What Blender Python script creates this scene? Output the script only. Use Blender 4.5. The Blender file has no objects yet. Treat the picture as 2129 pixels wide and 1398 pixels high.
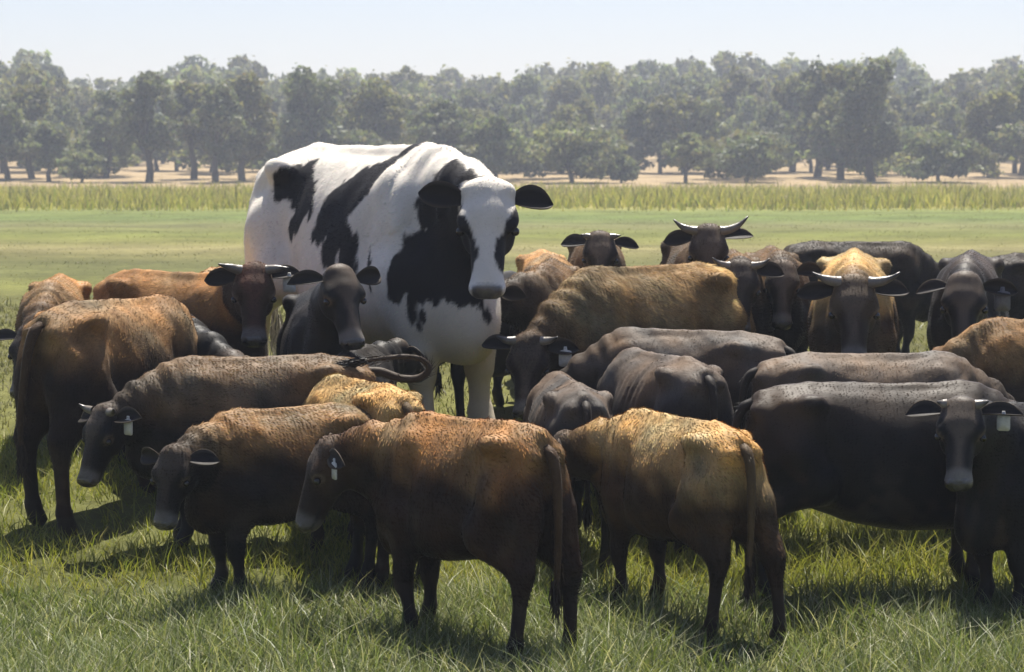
import bpy, math, random
import numpy as np
from mathutils import Vector, Matrix

# ------------------------------------------------------------------ camera, sky, sun, exposure
scene = bpy.context.scene
COL = scene.collection
R = math.radians
CAM_H = 2.5
FPX = 4500.0                      # focal length measured in photograph pixels (2129 wide)
cam_d = bpy.data.cameras.new("camera")
cam = bpy.data.objects.new("camera", cam_d); COL.objects.link(cam)
cam_d.sensor_width = 36.0
cam_d.lens = 36.0 * FPX / 2129.0
cam_d.clip_start = 0.5; cam_d.clip_end = 6000
cam.location = (0, 0, CAM_H)
cam.rotation_euler = (R(90 - 4.5), 0, 0)
cam_d.dof.use_dof = True; cam_d.dof.focus_distance = 13.0; cam_d.dof.aperture_fstop = 5.0
scene.camera = cam

SUN_EL, SUN_AZ = 64.0, 9.0       # azimuth measured from straight ahead (+Y) towards the right (+X)
world = bpy.data.worlds.new("World"); scene.world = world
world.use_nodes = True
wn = world.node_tree.nodes; wl = world.node_tree.links
for n in list(wn): wn.remove(n)
w_out = wn.new("ShaderNodeOutputWorld"); w_bg = wn.new("ShaderNodeBackground"); w_sky = wn.new("ShaderNodeTexSky")
w_sky.sky_type = 'NISHITA'; w_sky.sun_disc = False
w_sky.sun_elevation = R(SUN_EL); w_sky.sun_rotation = R(SUN_AZ)
w_sky.air_density = 1.0; w_sky.dust_density = 1.0; w_sky.ozone_density = 1.6; w_sky.altitude = 50
w_bg.inputs['Strength'].default_value = 0.060
w_tint = wn.new("ShaderNodeMix"); w_tint.data_type = 'RGBA'; w_tint.blend_type = 'MULTIPLY'; w_tint.inputs[0].default_value = 1.0
w_tint.inputs[7].default_value = (1.0, .925, 1.0, 1)      # slightly lavender summer sky, the same all over
wl.new(w_sky.outputs[0], w_tint.inputs[6]); wl.new(w_tint.outputs[2], w_bg.inputs[0]); wl.new(w_bg.outputs[0], w_out.inputs[0])

sun_d = bpy.data.lights.new("sun", 'SUN'); sun = bpy.data.objects.new("sun", sun_d); COL.objects.link(sun)
sun_d.energy = 5.0; sun_d.angle = R(0.53); sun_d.color = (1.0, 0.94, 0.84)
_s = Vector((math.sin(R(SUN_AZ)) * math.cos(R(SUN_EL)), math.cos(R(SUN_AZ)) * math.cos(R(SUN_EL)), math.sin(R(SUN_EL))))
sun.rotation_euler = (-_s).to_track_quat('-Z', 'Y').to_euler()
sun.location = _s * 60

scene.view_settings.view_transform = 'Standard'
scene.view_settings.look = 'None'
scene.view_settings.exposure = 1.16
scene.view_settings.gamma = 1.0
scene.cycles.max_bounces = 6
scene.cycles.transparent_max_bounces = 6
scene.cycles.volume_bounces = 0
scene.cycles.use_denoising = True
scene.render.filter_size = 1.7

# ------------------------------------------------------------------ helpers
def mat(name):
    m = bpy.data.materials.new(name); m.use_nodes = True
    nt = m.node_tree
    for n in list(nt.nodes): nt.nodes.remove(n)
    return m, nt.nodes, nt.links

def node(ns, kind, **kw):
    n = ns.new(kind)
    for k, v in kw.items():
        if k in n.inputs.keys(): n.inputs[k].default_value = v
        else: setattr(n, k, v)
    return n

def mesh_from(name, verts, quads=None, tris=None, smooth=True, colors=None, mats=(), uvs=None):
    """fast mesh build from numpy arrays"""
    verts = np.asarray(verts, np.float32)
    quads = np.zeros((0, 4), np.int32) if quads is None else np.asarray(quads, np.int32).reshape(-1, 4)
    tris = np.zeros((0, 3), np.int32) if tris is None else np.asarray(tris, np.int32).reshape(-1, 3)
    me = bpy.data.meshes.new(name)
    me.vertices.add(len(verts)); me.vertices.foreach_set("co", verts.ravel())
    nl = quads.size + tris.size
    me.loops.add(nl)
    me.loops.foreach_set("vertex_index", np.concatenate([quads.ravel(), tris.ravel()]).astype(np.int32))
    npoly = len(quads) + len(tris)
    me.polygons.add(npoly)
    starts = np.concatenate([np.arange(len(quads)) * 4, quads.size + np.arange(len(tris)) * 3]).astype(np.int32)
    me.polygons.foreach_set("loop_start", starts)
    if smooth: me.polygons.foreach_set("use_smooth", np.ones(npoly, bool))
    if colors is not None:
        a = me.color_attributes.new("tint", 'FLOAT_COLOR', 'POINT')
        c = np.ones((len(verts), 4), np.float32); c[:, :3] = colors
        a.data.foreach_set("color", c.ravel())
    for m in mats: me.materials.append(m)
    me.update(calc_edges=True)
    me.validate()
    return me

def link(name, data, parent=None, label=None, cat=None, group=None, kind=None, loc=None, rot=None):
    o = bpy.data.objects.new(name, data); COL.objects.link(o)
    if parent is not None: o.parent = parent
    if label: o['label'] = label
    if cat: o['category'] = cat
    if group: o['group'] = group
    if kind: o['kind'] = kind
    if loc is not None: o.location = loc
    if rot is not None: o.rotation_euler = rot
    return o

def sstep(a, b, x):
    t = np.clip((x - a) / (b - a), 0, 1)
    return t * t * (3 - 2 * t)

class Noise:
    """cheap smooth noise: a sum of randomly oriented sines"""
    def __init__(self, seed, n=9):
        r = np.random.RandomState(seed)
        self.k = r.normal(size=(n, 3)); self.k /= np.linalg.norm(self.k, axis=1)[:, None]
        self.k *= r.uniform(.6, 1.7, size=(n, 1)); self.p = r.uniform(0, 6.28, n)
    def __call__(self, P, f):
        P = np.asarray(P) * f
        return np.sin(P @ self.k.T * 6.28 + self.p).mean(axis=-1) * 1.9

GN = Noise(5)
def terrain(x, y):
    """ground height: low where the near cattle stand, rising under the herd, flat field, slope with trees beyond"""
    x = np.asarray(x, float); y = np.asarray(y, float)
    z = np.interp(y, [0, 11.3, 12.2, 15, 17, 19.5, 22, 100, 112, 150, 170, 260, 400, 3000],
                     [0, 0, .04, .25, .47, .64, .68, .6, .62, .9, 1.32, 3.6, 6.5, 9.0])
    return z + .02 * np.sin(x * .9 + y * .4) * np.clip((y - 6) / 10, 0, 1)

# ------------------------------------------------------------------ materials
def mat_ground():
    m, ns, ls = mat("pasture_soil_and_turf")
    out = node(ns, "ShaderNodeOutputMaterial"); b = node(ns, "ShaderNodeBsdfPrincipled")
    b.inputs['Roughness'].default_value = .95; b.inputs['Specular IOR Level'].default_value = .1
    geo = node(ns, "ShaderNodeNewGeometry")
    sep = node(ns, "ShaderNodeSeparateXYZ"); ls.new(geo.outputs['Position'], sep.inputs[0])
    # wobbly distance so that the bands of the field are not ruled lines
    map1 = node(ns, "ShaderNodeMapping"); map1.inputs['Scale'].default_value = (.035, .035, .035)
    ls.new(geo.outputs['Position'], map1.inputs['Vector'])
    n1 = node(ns, "ShaderNodeTexNoise", Scale=1.0, Detail=4.0); ls.new(map1.outputs[0], n1.inputs['Vector'])
    wob = node(ns, "ShaderNodeMath", operation='MULTIPLY_ADD'); wob.inputs[1].default_value = .9; wob.inputs[2].default_value = -.45
    ls.new(n1.outputs[0], wob.inputs[0])
    lg = node(ns, "ShaderNodeMath", operation='LOGARITHM'); lg.inputs[1].default_value = 10.0
    ls.new(sep.outputs['Y'], lg.inputs[0])
    add = node(ns, "ShaderNodeMath", operation='MULTIPLY_ADD'); add.inputs[1].default_value = .065
    ls.new(wob.outputs[0], add.inputs[0]); ls.new(lg.outputs[0], add.inputs[2])
    ramp = node(ns, "ShaderNodeValToRGB")
    mr = node(ns, "ShaderNodeMapRange"); mr.inputs['From Min'].default_value = 0.9; mr.inputs['From Max'].default_value = 2.5
    ls.new(add.outputs[0], mr.inputs[0]); ls.new(mr.outputs[0], ramp.inputs[0])
    def pos(d): return (math.log10(d) - .9) / 1.6
    stops = [(10, (.075, .085, .028)), (16, (.11, .112, .034)), (22, (.11, .108, .034)), (29, (.10, .10, .032)), (33, (.125, .13, .036)),
             (36.5, (.10, .105, .035)), (41, (.095, .098, .034)), (45, (.125, .118, .044)), (48.5, (.18, .162, .070)), (52, (.135, .132, .042)), (58, (.118, .13, .033)),
             (67, (.13, .13, .052)), (78, (.10, .13, .035)), (90, (.125, .145, .038)), (100, (.22, .20, .055)), (140, (.27, .225, .09)), (152, (.26, .195, .11)), (300, (.28, .21, .12))]
    els = ramp.color_ramp.elements
    els[0].position = pos(stops[0][0]); els[0].color = (*stops[0][1], 1)
    els[1].position = pos(stops[-1][0]); els[1].color = (*stops[-1][1], 1)
    for d, c in stops[1:-1]:
        e = els.new(pos(d)); e.color = (*c, 1)
    # fine mottling: flecks of dry stems and darker tufts, stretched across the view direction of growth
    n2 = node(ns, "ShaderNodeTexNoise", Scale=5.0, Detail=8.0, Roughness=.7); ls.new(geo.outputs['Position'], n2.inputs['Vector'])
    n3 = node(ns, "ShaderNodeTexNoise", Scale=.35, Detail=5.0, Roughness=.6); ls.new(geo.outputs['Position'], n3.inputs['Vector'])
    mul = node(ns, "ShaderNodeMath", operation='MULTIPLY'); ls.new(n2.outputs[0], mul.inputs[0]); ls.new(n3.outputs[0], mul.inputs[1])
    r2 = node(ns, "ShaderNodeMapRange"); r2.inputs['From Min'].default_value = .12; r2.inputs['From Max'].default_value = .42
    r2.inputs['To Min'].default_value = .55; r2.inputs['To Max'].default_value = 1.45
    ls.new(mul.outputs[0], r2.inputs[0])
    vm = node(ns, "ShaderNodeVectorMath", operation='SCALE'); ls.new(ramp.outputs[0], vm.inputs[0]); ls.new(r2.outputs[0], vm.inputs['Scale'])
    ls.new(vm.outputs[0], b.inputs['Base Color'])
    bp = node(ns, "ShaderNodeBump", Strength=.8, Distance=.06); ls.new(n2.outputs[0], bp.inputs['Height']); ls.new(bp.outputs[0], b.inputs['Normal'])
    ls.new(b.outputs[0], out.inputs[0])
    return m

def mat_leafy(name, trans=.4, rough=.55, spec=.25, hue_noise=0.0):
    """foliage and grass: colour from the mesh, part of the light passes through the blade"""
    m, ns, ls = mat(name)
    out = node(ns, "ShaderNodeOutputMaterial"); b = node(ns, "ShaderNodeBsdfPrincipled")
    b.inputs['Roughness'].default_value = rough; b.inputs['Specular IOR Level'].default_value = spec
    t = node(ns, "ShaderNodeBsdfTranslucent"); mx = node(ns, "ShaderNodeMixShader"); mx.inputs[0].default_value = trans
    at = node(ns, "ShaderNodeAttribute", attribute_name="tint")
    ls.new(at.outputs['Color'], b.inputs['Base Color'])
    g = node(ns, "ShaderNodeMix", data_type='RGBA', blend_type='MULTIPLY'); g.inputs[0].default_value = 1.0
    g.inputs[7].default_value = (1.1, 1.15, .68, 1)
    ls.new(at.outputs['Color'], g.inputs[6]); ls.new(g.outputs[2], t.inputs['Color'])
    ls.new(b.outputs[0], mx.inputs[1]); ls.new(t.outputs[0], mx.inputs[2]); ls.new(mx.outputs[0], out.inputs[0])
    return m

def mat_coat(name, shag=.5, rough=.55, sheen=.25, spec=.35):
    m, ns, ls = mat(name)
    out = node(ns, "ShaderNodeOutputMaterial"); b = node(ns, "ShaderNodeBsdfPrincipled")
    b.inputs['Roughness'].default_value = rough; b.inputs['Specular IOR Level'].default_value = spec
    b.inputs['Sheen Weight'].default_value = sheen; b.inputs['Sheen Roughness'].default_value = .45
    b.inputs['Sheen Tint'].default_value = (.9, .85, .8, 1)
    at = node(ns, "ShaderNodeAttribute", attribute_name="tint")
    tc = node(ns, "ShaderNodeTexCoord")
    wn_ = node(ns, "ShaderNodeTexNoise", Scale=3.5, Detail=2.0); ls.new(tc.outputs['Object'], wn_.inputs['Vector'])
    mixv = node(ns, "ShaderNodeVectorMath", operation='MULTIPLY_ADD'); mixv.inputs[1].default_value = (.35, .35, .35)
    ls.new(wn_.outputs['Color'], mixv.inputs[0]); ls.new(tc.outputs['Object'], mixv.inputs[2])
    mp = node(ns, "ShaderNodeMapping"); mp.inputs['Rotation'].default_value = (0, R(35), 0); mp.inputs['Scale'].default_value = (26, 110, 110)
    ls.new(mixv.outputs[0], mp.inputs['Vector'])
    hn = node(ns, "ShaderNodeTexNoise", Scale=1.0, Detail=3.0, Roughness=.6); ls.new(mp.outputs[0], hn.inputs['Vector'])
    cn = node(ns, "ShaderNodeTexNoise", Scale=9.0, Detail=2.5, Roughness=.5); ls.new(mixv.outputs[0], cn.inputs['Vector'])
    sm = node(ns, "ShaderNodeMath", operation='ADD'); ls.new(hn.outputs[0], sm.inputs[0]); ls.new(cn.outputs[0], sm.inputs[1])
    mr = node(ns, "ShaderNodeMapRange"); mr.inputs['From Min'].default_value = .6; mr.inputs['From Max'].default_value = 1.4
    mr.inputs['To Min'].default_value = 1 - .5 * shag; mr.inputs['To Max'].default_value = 1 + .5 * shag
    ls.new(sm.outputs[0], mr.inputs[0])
    vm = node(ns, "ShaderNodeVectorMath", operation='SCALE'); ls.new(at.outputs['Color'], vm.inputs[0]); ls.new(mr.outputs[0], vm.inputs['Scale'])
    ls.new(vm.outputs[0], b.inputs['Base Color'])
    bp = node(ns, "ShaderNodeBump", Strength=.10 + .35 * shag, Distance=.008); ls.new(sm.outputs[0], bp.inputs['Height'])
    ls.new(bp.outputs[0], b.inputs['Normal']); ls.new(b.outputs[0], out.inputs[0])
    return m

def mat_tint(name, rough=.5, spec=.4, bump=0.0, bscale=30.0):
    m, ns, ls = mat(name)
    out = node(ns, "ShaderNodeOutputMaterial"); b = node(ns, "ShaderNodeBsdfPrincipled")
    b.inputs['Roughness'].default_value = rough; b.inputs['Specular IOR Level'].default_value = spec
    at = node(ns, "ShaderNodeAttribute", attribute_name="tint")
    tc = node(ns, "ShaderNodeTexCoord")
    nz = node(ns, "ShaderNodeTexNoise", Scale=bscale, Detail=4.0); ls.new(tc.outputs['Object'], nz.inputs['Vector'])
    mr = node(ns, "ShaderNodeMapRange"); mr.inputs['To Min'].default_value = .65; mr.inputs['To Max'].default_value = 1.3
    ls.new(nz.outputs[0], mr.inputs[0])
    vm = node(ns, "ShaderNodeVectorMath", operation='SCALE'); ls.new(at.outputs['Color'], vm.inputs[0]); ls.new(mr.outputs[0], vm.inputs['Scale'])
    ls.new(vm.outputs[0], b.inputs['Base Color'])
    if bump:
        bp = node(ns, "ShaderNodeBump", Strength=bump, Distance=.02); ls.new(nz.outputs[0], bp.inputs['Height']); ls.new(bp.outputs[0], b.inputs['Normal'])
    ls.new(b.outputs[0], out.inputs[0])
    return m

M_GROUND = mat_ground()
M_GRASS = mat_leafy("grass_blade", .36, .5, .35)
M_CROP = mat_leafy("crop_leaf", .4, .6, .2)
M_LEAF = mat_leafy("gum_leaf", .42, .6, .2)
M_BARK = mat_tint("gum_bark", .9, .1, .8, 3.0)
M_COAT = mat_coat("short_brown_coat", .5, .62, .04, .18)
M_SHAG = mat_coat("shaggy_winter_coat", .9, .68, .05, .15)
M_BLACK = mat_coat("glossy_black_coat", .3, .55, .02, .18)
M_HOLST = mat_coat("black_and_white_coat", .16, .65, .03, .15)
M_HORN = mat_tint("horn", .35, .5, .2, 40)
M_NOSE = mat_tint("wet_nose", .22, .7, .35, 45)
M_TAG = mat_tint("plastic_ear_tag", .45, .4, 0, 60)
M_EYE = mat_tint("eye", .08, .6)
M_FUR = mat_tint("fur_strands", .8, .06, 0, 20)
M_HAIR = mat_tint("tail_hair", .6, .3, 0, 50)

# ------------------------------------------------------------------ ground
def build_ground():
    ys = np.concatenate([np.arange(3, 24, .35), np.geomspace(24, 620, 80)])
    us = np.linspace(-1, 1, 121)
    half = np.interp(ys, [0, 20, 200, 620], [14, 30, 220, 420])
    X = us[None, :] * half[:, None]; Y = np.repeat(ys[:, None], len(us), 1)
    Z = terrain(X, Y)
    V = np.stack([X, Y, Z], -1).reshape(-1, 3)
    n, w = len(ys), len(us)
    i = (np.arange(n - 1)[:, None] * w + np.arange(w - 1)[None, :]).ravel()
    q = np.stack([i, i + 1, i + w + 1, i + w], 1)
    link("ground", mesh_from("ground", V, q, mats=[M_GROUND]), kind="structure")
build_ground()

# ------------------------------------------------------------------ grass and crop
def blades(P, height, width, az, lean, curl, colors, segs=3, rs=None):
    """P (n,3) roots; returns verts, quads, tris, colours of tapered bent blades"""
    n = len(P)
    t = np.linspace(0, 1, segs + 1)
    d = np.stack([np.cos(az), np.sin(az), np.zeros(n)], 1)
    side = np.stack([-np.sin(az), np.cos(az), np.zeros(n)], 1)
    tw = rs.uniform(-1.2, 1.2, n)
    side = side * np.cos(tw)[:, None] + d * np.sin(tw)[:, None]
    rows = []
    for k, tt in enumerate(t):
        out = (lean * tt + curl * tt ** 2.2) * height
        up = height * (tt - .35 * curl * tt ** 2)
        c = P + d * out[:, None]; c[:, 2] += up
        w = width * (1 - tt ** 1.6) * .5
        if k < segs: rows += [c - side * w[:, None], c + side * w[:, None]]
        else: rows += [c]
    V = np.stack(rows, 1); m = V.shape[1]
    base = np.arange(n) * m
    Q = [np.stack([base + 2 * k, base + 2 * k + 1, base + 2 * k + 3, base + 2 * k + 2], 1) for k in range(segs - 1)]
    T = np.stack([base + 2 * (segs - 1), base + 2 * (segs - 1) + 1, base + m - 1], 1)
    C = np.repeat(colors[:, None, :], m, 1)
    return V.reshape(-1, 3), (np.concatenate(Q) if Q else np.zeros((0, 4), int)), T, C.reshape(-1, 3)

def pick(pal, wts, n, rs, var=.25):
    pal = np.array(pal); i = rs.choice(len(pal), n, p=np.array(wts) / np.sum(wts))
    return np.clip(pal[i] * (1 + rs.uniform(-var, var, (n, 1))), 0, .8)

def grass_patch(name, d0, d1, ntuft, per, h, wd, pal, wts, seed, segs=3, lean=.45, label="", spread=.07):
    rs = np.random.RandomState(seed)
    nz = Noise(seed)
    # tufts spread evenly over a trapezium a little wider than the view
    y = np.sqrt(rs.uniform(d0 ** 2, d1 ** 2, ntuft * 2)); x = rs.uniform(-1, 1, ntuft * 2) * (.245 * y + .6)
    k = nz(np.stack([x, y, 0 * x], 1), .45) + rs.normal(0, .5, len(x)) > -.45
    x, y = x[k][:ntuft], y[k][:ntuft]
    n = len(x)
    th = h * (1 + .45 * nz(np.stack([x, y, 0 * x + 3], 1), .6)) * rs.uniform(.6, 1.25, n)
    kind = rs.uniform(size=n)
    i = np.repeat(np.arange(n), per)
    px = x[i] + rs.normal(0, spread, len(i)); py = y[i] + rs.normal(0, spread, len(i))
    P = np.stack([px, py, terrain(px, py) - .01], 1)
    H = th[i] * rs.uniform(.45, 1.15, len(i))
    c = pick(pal, wts, len(i), rs)
    tuft_c = pick(pal, wts, n, rs)[i]
    c = c * .5 + tuft_c * .5
    V, Q, T, C = blades(P, H, wd * rs.uniform(.6, 1.3, len(i)), rs.uniform(0, 6.28, len(i)), lean * rs.uniform(0, 1.2, len(i)), rs.uniform(0, .9, len(i)), c, segs, rs)
    me = mesh_from(name, V, Q, T, smooth=True, colors=C, mats=[M_GRASS])
    link(name, me, kind="stuff", label=label, cat="grass")

GREENS = [(.105, .145, .035), (.15, .185, .045), (.075, .10, .03), (.23, .22, .085), (.62, .57, .40), (.36, .37, .24), (.23, .26, .14)]
grass_patch("grass", 9.0, 12.2, 7000, 9, .215, .0085, GREENS, [5, 5, 4, 3, 1.3, 1.2, 2], 1, 3,
            label="long rough green grass with dry stems at the feet of the nearest cattle", spread=.06)
grass_patch("grass", 12.2, 16.5, 5500, 7, .17, .009, [(.20, .22, .035), (.25, .25, .05), (.13, .16, .03), (.33, .29, .08)], [4, 4, 3, 2], 2, 2,
            label="sunlit yellow green grass between the legs of the herd")
grass_patch("grass", 16.5, 30, 7000, 6, .09, .014, [(.10, .105, .035), (.13, .12, .05), (.08, .09, .028), (.20, .17, .085)], [4, 4, 3, 2], 3, 2,
            label="shorter pale pasture grass just behind the herd", spread=.12)
grass_patch("grass", 30, 92, 7000, 4, .034, .03, [(.13, .125, .04), (.16, .14, .055), (.11, .12, .032)], [3, 3, 3], 4, 2,
            label="open green pasture grass between herd and crop", spread=.3)

def build_crop():
    rs = np.random.RandomState(11)
    n = 46000
    y = 90 + 60 * rs.uniform(0, 1, n) ** 1.25; x = rs.uniform(-1, 1, n) * (.26 * y + 4)
    nz = Noise(12)
    q = np.stack([x, 0 * x, 0 * x], 1)
    edge = 95 + 3.5 * nz(q, .03) + 3.0 * nz(q + 5, .12) + rs.normal(0, 3.0, n)
    k = (y > edge) & (nz(np.stack([x, y * .3, 0 * x], 1), .25) + rs.normal(0, .6, n) > -.6); x, y = x[k], y[k]; n = len(x)
    P = np.stack([x, y, terrain(x, y) - .02], 1)
    H = .58 * (1 + .4 * nz(np.stack([x, y, 0 * x], 1), .12)) * rs.uniform(.45, 1.3, n) * np.interp(y, [92, 100, 150], [.75, 1.1, .95])
    pal = [(.28, .27, .06), (.33, .30, .085), (.20, .225, .05), (.37, .32, .13)]
    c = pick(pal, [4, 3, 3, 2], n, rs, .2) * (1 + .18 * nz(np.stack([x, y, 0 * x + 9], 1), .2))[:, None]
    dark = rs.uniform(size=n) < .06
    c[dark] *= .45; H[dark] *= 1.5
    V, Q, T, C = blades(P, H, rs.uniform(.04, .09, n), rs.uniform(0, 6.28, n), .25 * rs.uniform(0, 1, n), rs.uniform(0, .6, n), c, 2, rs)
    link("crop", mesh_from("crop", V, Q, T, colors=C, mats=[M_CROP]), kind="stuff",
         label="band of yellow green crop along the far edge of the field", cat="crop")
build_crop()

# ------------------------------------------------------------------ trees
def tube(path, radii, sides=8, cap=True):
    path = np.asarray(path, float); n = len(path)
    V = []; Q = []; T = []
    tang = np.gradient(path, axis=0); tang /= np.linalg.norm(tang, axis=1)[:, None] + 1e-9
    ref = np.array([0, 0, 1.]) if abs(tang[0][2]) < .9 else np.array([1., 0, 0])
    for i in range(n):
        u = np.cross(tang[i], ref); u /= np.linalg.norm(u) + 1e-9; w = np.cross(tang[i], u); ref = np.cross(u, tang[i])
        for s in range(sides):
            a = 2 * math.pi * s / sides
            V.append(path[i] + radii[i] * (math.cos(a) * u + math.sin(a) * w))
    for i in range(n - 1):
        for s in range(sides):
            a, b = i * sides + s, i * sides + (s + 1) % sides
            Q.append((a, a + sides, b + sides, b))
    if cap:
        V.append(path[-1] + tang[-1] * radii[-1] * .6); e = len(V) - 1
        for s in range(sides): T.append(((n - 1) * sides + s, e, (n - 1) * sides + (s + 1) % sides))
    return np.array(V), np.array(Q, int).reshape(-1, 4), np.array(T, int).reshape(-1, 3)

class Acc:
    def __init__(s): s.V = []; s.Q = []; s.T = []; s.C = []; s.n = 0
    def add(s, V, Q, T, C):
        V = np.asarray(V, float)
        s.V.append(V)
        if Q is not None and len(Q): s.Q.append(np.asarray(Q) + s.n)
        if T is not None and len(T): s.T.append(np.asarray(T) + s.n)
        C = np.asarray(C, float); C = np.tile(C, (len(V), 1)) if C.ndim == 1 else C
        s.C.append(C); s.n += len(V)
    def mesh(s, name, mats, smooth=True):
        return mesh_from(name, np.concatenate(s.V), np.concatenate(s.Q) if s.Q else None, np.concatenate(s.T) if s.T else None, smooth, np.concatenate(s.C), mats)

def tree_parts(seed, h, w, trunk_h, nlobe, leaf, nleaf, col, bushy=False):
    """trunk mesh (with limbs) and crown mesh; crown made of many leaf-clump faces grouped in ragged lobes"""
    rs = np.random.RandomState(seed)
    tr = Acc(); bark = np.array([.10, .085, .07])
    lean = rs.uniform(-.08, .08, 2)
    top = np.array([lean[0] * h, lean[1] * h, h * (.55 if not bushy else .4)])
    k = np.linspace(0, 1, 6)
    path = np.stack([top * t + np.array([math.sin(t * 4 + seed) * .02 * h, math.cos(t * 3 + seed) * .02 * h, 0]) * (t > 0) for t in k])
    path[0, 2] = -.15
    r0 = .028 * h + .05
    V, Q, T = tube(path, r0 * (1.15 - .75 * k), 7); tr.add(V, Q, T, bark)
    lobes = []
    for i in range(nlobe):
        a = rs.uniform(0, 6.28); rr = math.sqrt(rs.uniform(0, 1))
        zf = rs.uniform(0, 1)
        prof = math.sin(math.pi * min(.97, (.18 + .8 * zf))) ** .6
        c = np.array([math.cos(a) * rr * w * .40 * prof, math.sin(a) * rr * w * .40 * prof, trunk_h + (h - trunk_h) * (.12 + .8 * zf)]) + np.array([*(lean * h * .6), 0])
        s = np.array([w * rs.uniform(.10, .22), w * rs.uniform(.10, .22), (h - trunk_h) * rs.uniform(.07, .16)])
        lobes.append((c, s))
        if i % 2: continue
        st = path[rs.randint(2, 6)]
        mid = (st + c) / 2 + np.array([0, 0, -.03 * h])
        V, Q, T = tube([st, mid, c], [r0 * .38, r0 * .26, r0 * .08], 5); tr.add(V, Q, T, bark)
    per = nleaf // nlobe
    P = []; N = []; G = []
    for c, s in lobes:
        u = rs.normal(size=(per, 3)); u /= np.linalg.norm(u, axis=1)[:, None]
        r = rs.uniform(.35, 1.0, (per, 1)) ** .5 * (1 + .25 * rs.normal(size=(per, 1)) * (rs.uniform(size=(per, 1)) < .3))
        P.append(c + u * s * r); N.append(u + rs.normal(0, .7, (per, 3)))
        G.append(np.full(per, rs.uniform(.75, 1.25)))
    P = np.concatenate(P); N = np.concatenate(N); G = np.concatenate(G)
    N /= np.linalg.norm(N, axis=1)[:, None]
    a = np.cross(N, rs.normal(size=N.shape)); a /= np.linalg.norm(a, axis=1)[:, None] + 1e-9
    b = np.cross(N, a)
    sz = leaf * rs.uniform(.5, 1.3, (len(P), 1))
    V = np.stack([P - a * sz * .5 - b * sz * .3, P + a * sz * .5 - b * sz * .3, P + b * sz * .5], 1).reshape(-1, 3)
    Q = np.arange(len(P) * 3).reshape(-1, 3)
    C = np.array(col) * (G * rs.uniform(.75, 1.3, len(P)))[:, None] * (1 + rs.normal(0, .06, (len(P), 3)))
    return tr, (V, Q, np.repeat(np.clip(C, .005, .5) if max(col) < .9 else C, 3, 0))

OLIVE = (.16, .155, .07); GREY_G = (.14, .155, .085); DARK_G = (.13, .14, .078); PALE_G = (.185, .195, .105)
def tree(name, px, d, h, w, trunk_h, seed, col, label, group, nlobe=14, leaf=.5, nleaf=2600, bushy=False, cat="tree"):
    tr, (V, Q, C) = tree_parts(seed, h, w, trunk_h, nlobe, leaf, nleaf, col, bushy)
    x = (px - 1064.5) / FPX * d
    root = link(name, None, label=label, cat=cat, group=group, loc=(x, d, float(terrain(x, d))))
    link("trunk", tr.mesh("trunk", [M_BARK]), root)
    link("crown", mesh_from("crown", V, None, Q, smooth=False, colors=C, mats=[M_LEAF]), root)

GT = "gum trees along the far edge of the crop"
TREES = [
    # px, d, height, width, clear trunk, seed, colour, bushy, label
    (20, 172, 6.6, 6.0, 1.3, 21, GREY_G, False, "grey green gum at the far left edge of the photograph"),
    (70, 176, 7.6, 6.4, 1.4, 22, OLIVE, False, "olive gum behind the low bush at far left"),
    (105, 168, 4.6, 4.4, 1.1, 23, GREY_G, False, "small gum just left of the low spreading bush"),
    (172, 165, 2.4, 4.4, .3, 24, PALE_G, True, "low spreading pale bush at the left of the tree line"),
    (222, 178, 7.0, 4.6, 1.2, 25, GREY_G, False, "narrow gum just right of the low spreading bush"),
    (312, 167, 8.6, 5.4, 1.9, 26, DARK_G, False, "dark gum with one bare thick trunk at left over straw grass"),
    (405, 174, 8.2, 4.8, 1.9, 27, OLIVE, False, "gum with leaning bare trunk left of the drooping dark gum"),
    (450, 166, 7.8, 5.0, .9, 28, DARK_G, False, "drooping dark gum left of the giant steer"),
    (505, 170, 8.4, 5.0, 1.2, 29, OLIVE, False, "gum directly behind the rump of the giant steer"),
    (640, 175, 8.8, 7.0, 1.2, 30, GREY_G, False, "gum behind the back of the giant steer"),
    (780, 178, 8.2, 7.0, 1.2, 31, OLIVE, False, "gum behind the shoulder of the giant steer"),
    (920, 172, 6.4, 6.6, 1.0, 32, DARK_G, False, "gum behind the neck of the giant steer"),
    (1030, 168, 5.0, 5.4, .4, 33, GREY_G, True, "rounded bush left of the largest round bush"),
    (1190, 164, 4.6, 8.0, .2, 34, PALE_G, True, "largest round grey green bush right of the giant steer"),
    (1292, 164, 2.0, 2.6, .15, 35, GREY_G, True, "smallest bush at the right foot of the largest round bush"),
    (1425, 164, 3.7, 3.8, 1.2, 36, PALE_G, False, "small round headed gum with a short dark trunk"),
    (1550, 166, 3.5, 6.0, .35, 37, GREY_G, True, "wide round bush between short trunked gum and bare trunks"),
    (1645, 196, 9.0, 4.5, 2.4, 38, OLIVE, False, "thin trunked gum above straw grass right of centre"),
    (1697, 180, 9.5, 5.0, 1.9, 39, DARK_G, False, "gum with thick bare trunk above straw grass right of centre"),
    (1745, 174, 9.0, 5.2, 1.2, 40, OLIVE, False, "gum left of the tall twin trunked gum"),
    (1810, 168, 9.8, 6.4, 1.1, 41, DARK_G, False, "tall broad dark gum on several short trunks at right"),
    (1950, 165, 3.8, 7.4, .15, 42, GREY_G, True, "dense wide flat topped bush at right"),
    (2065, 180, 7.4, 5.4, 1.6, 43, OLIVE, False, "gum right of the dense flat topped bush"),
    (2120, 186, 8.6, 5.0, 1.8, 44, GREY_G, False, "gum at the far right edge of the photograph"),
]
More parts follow.
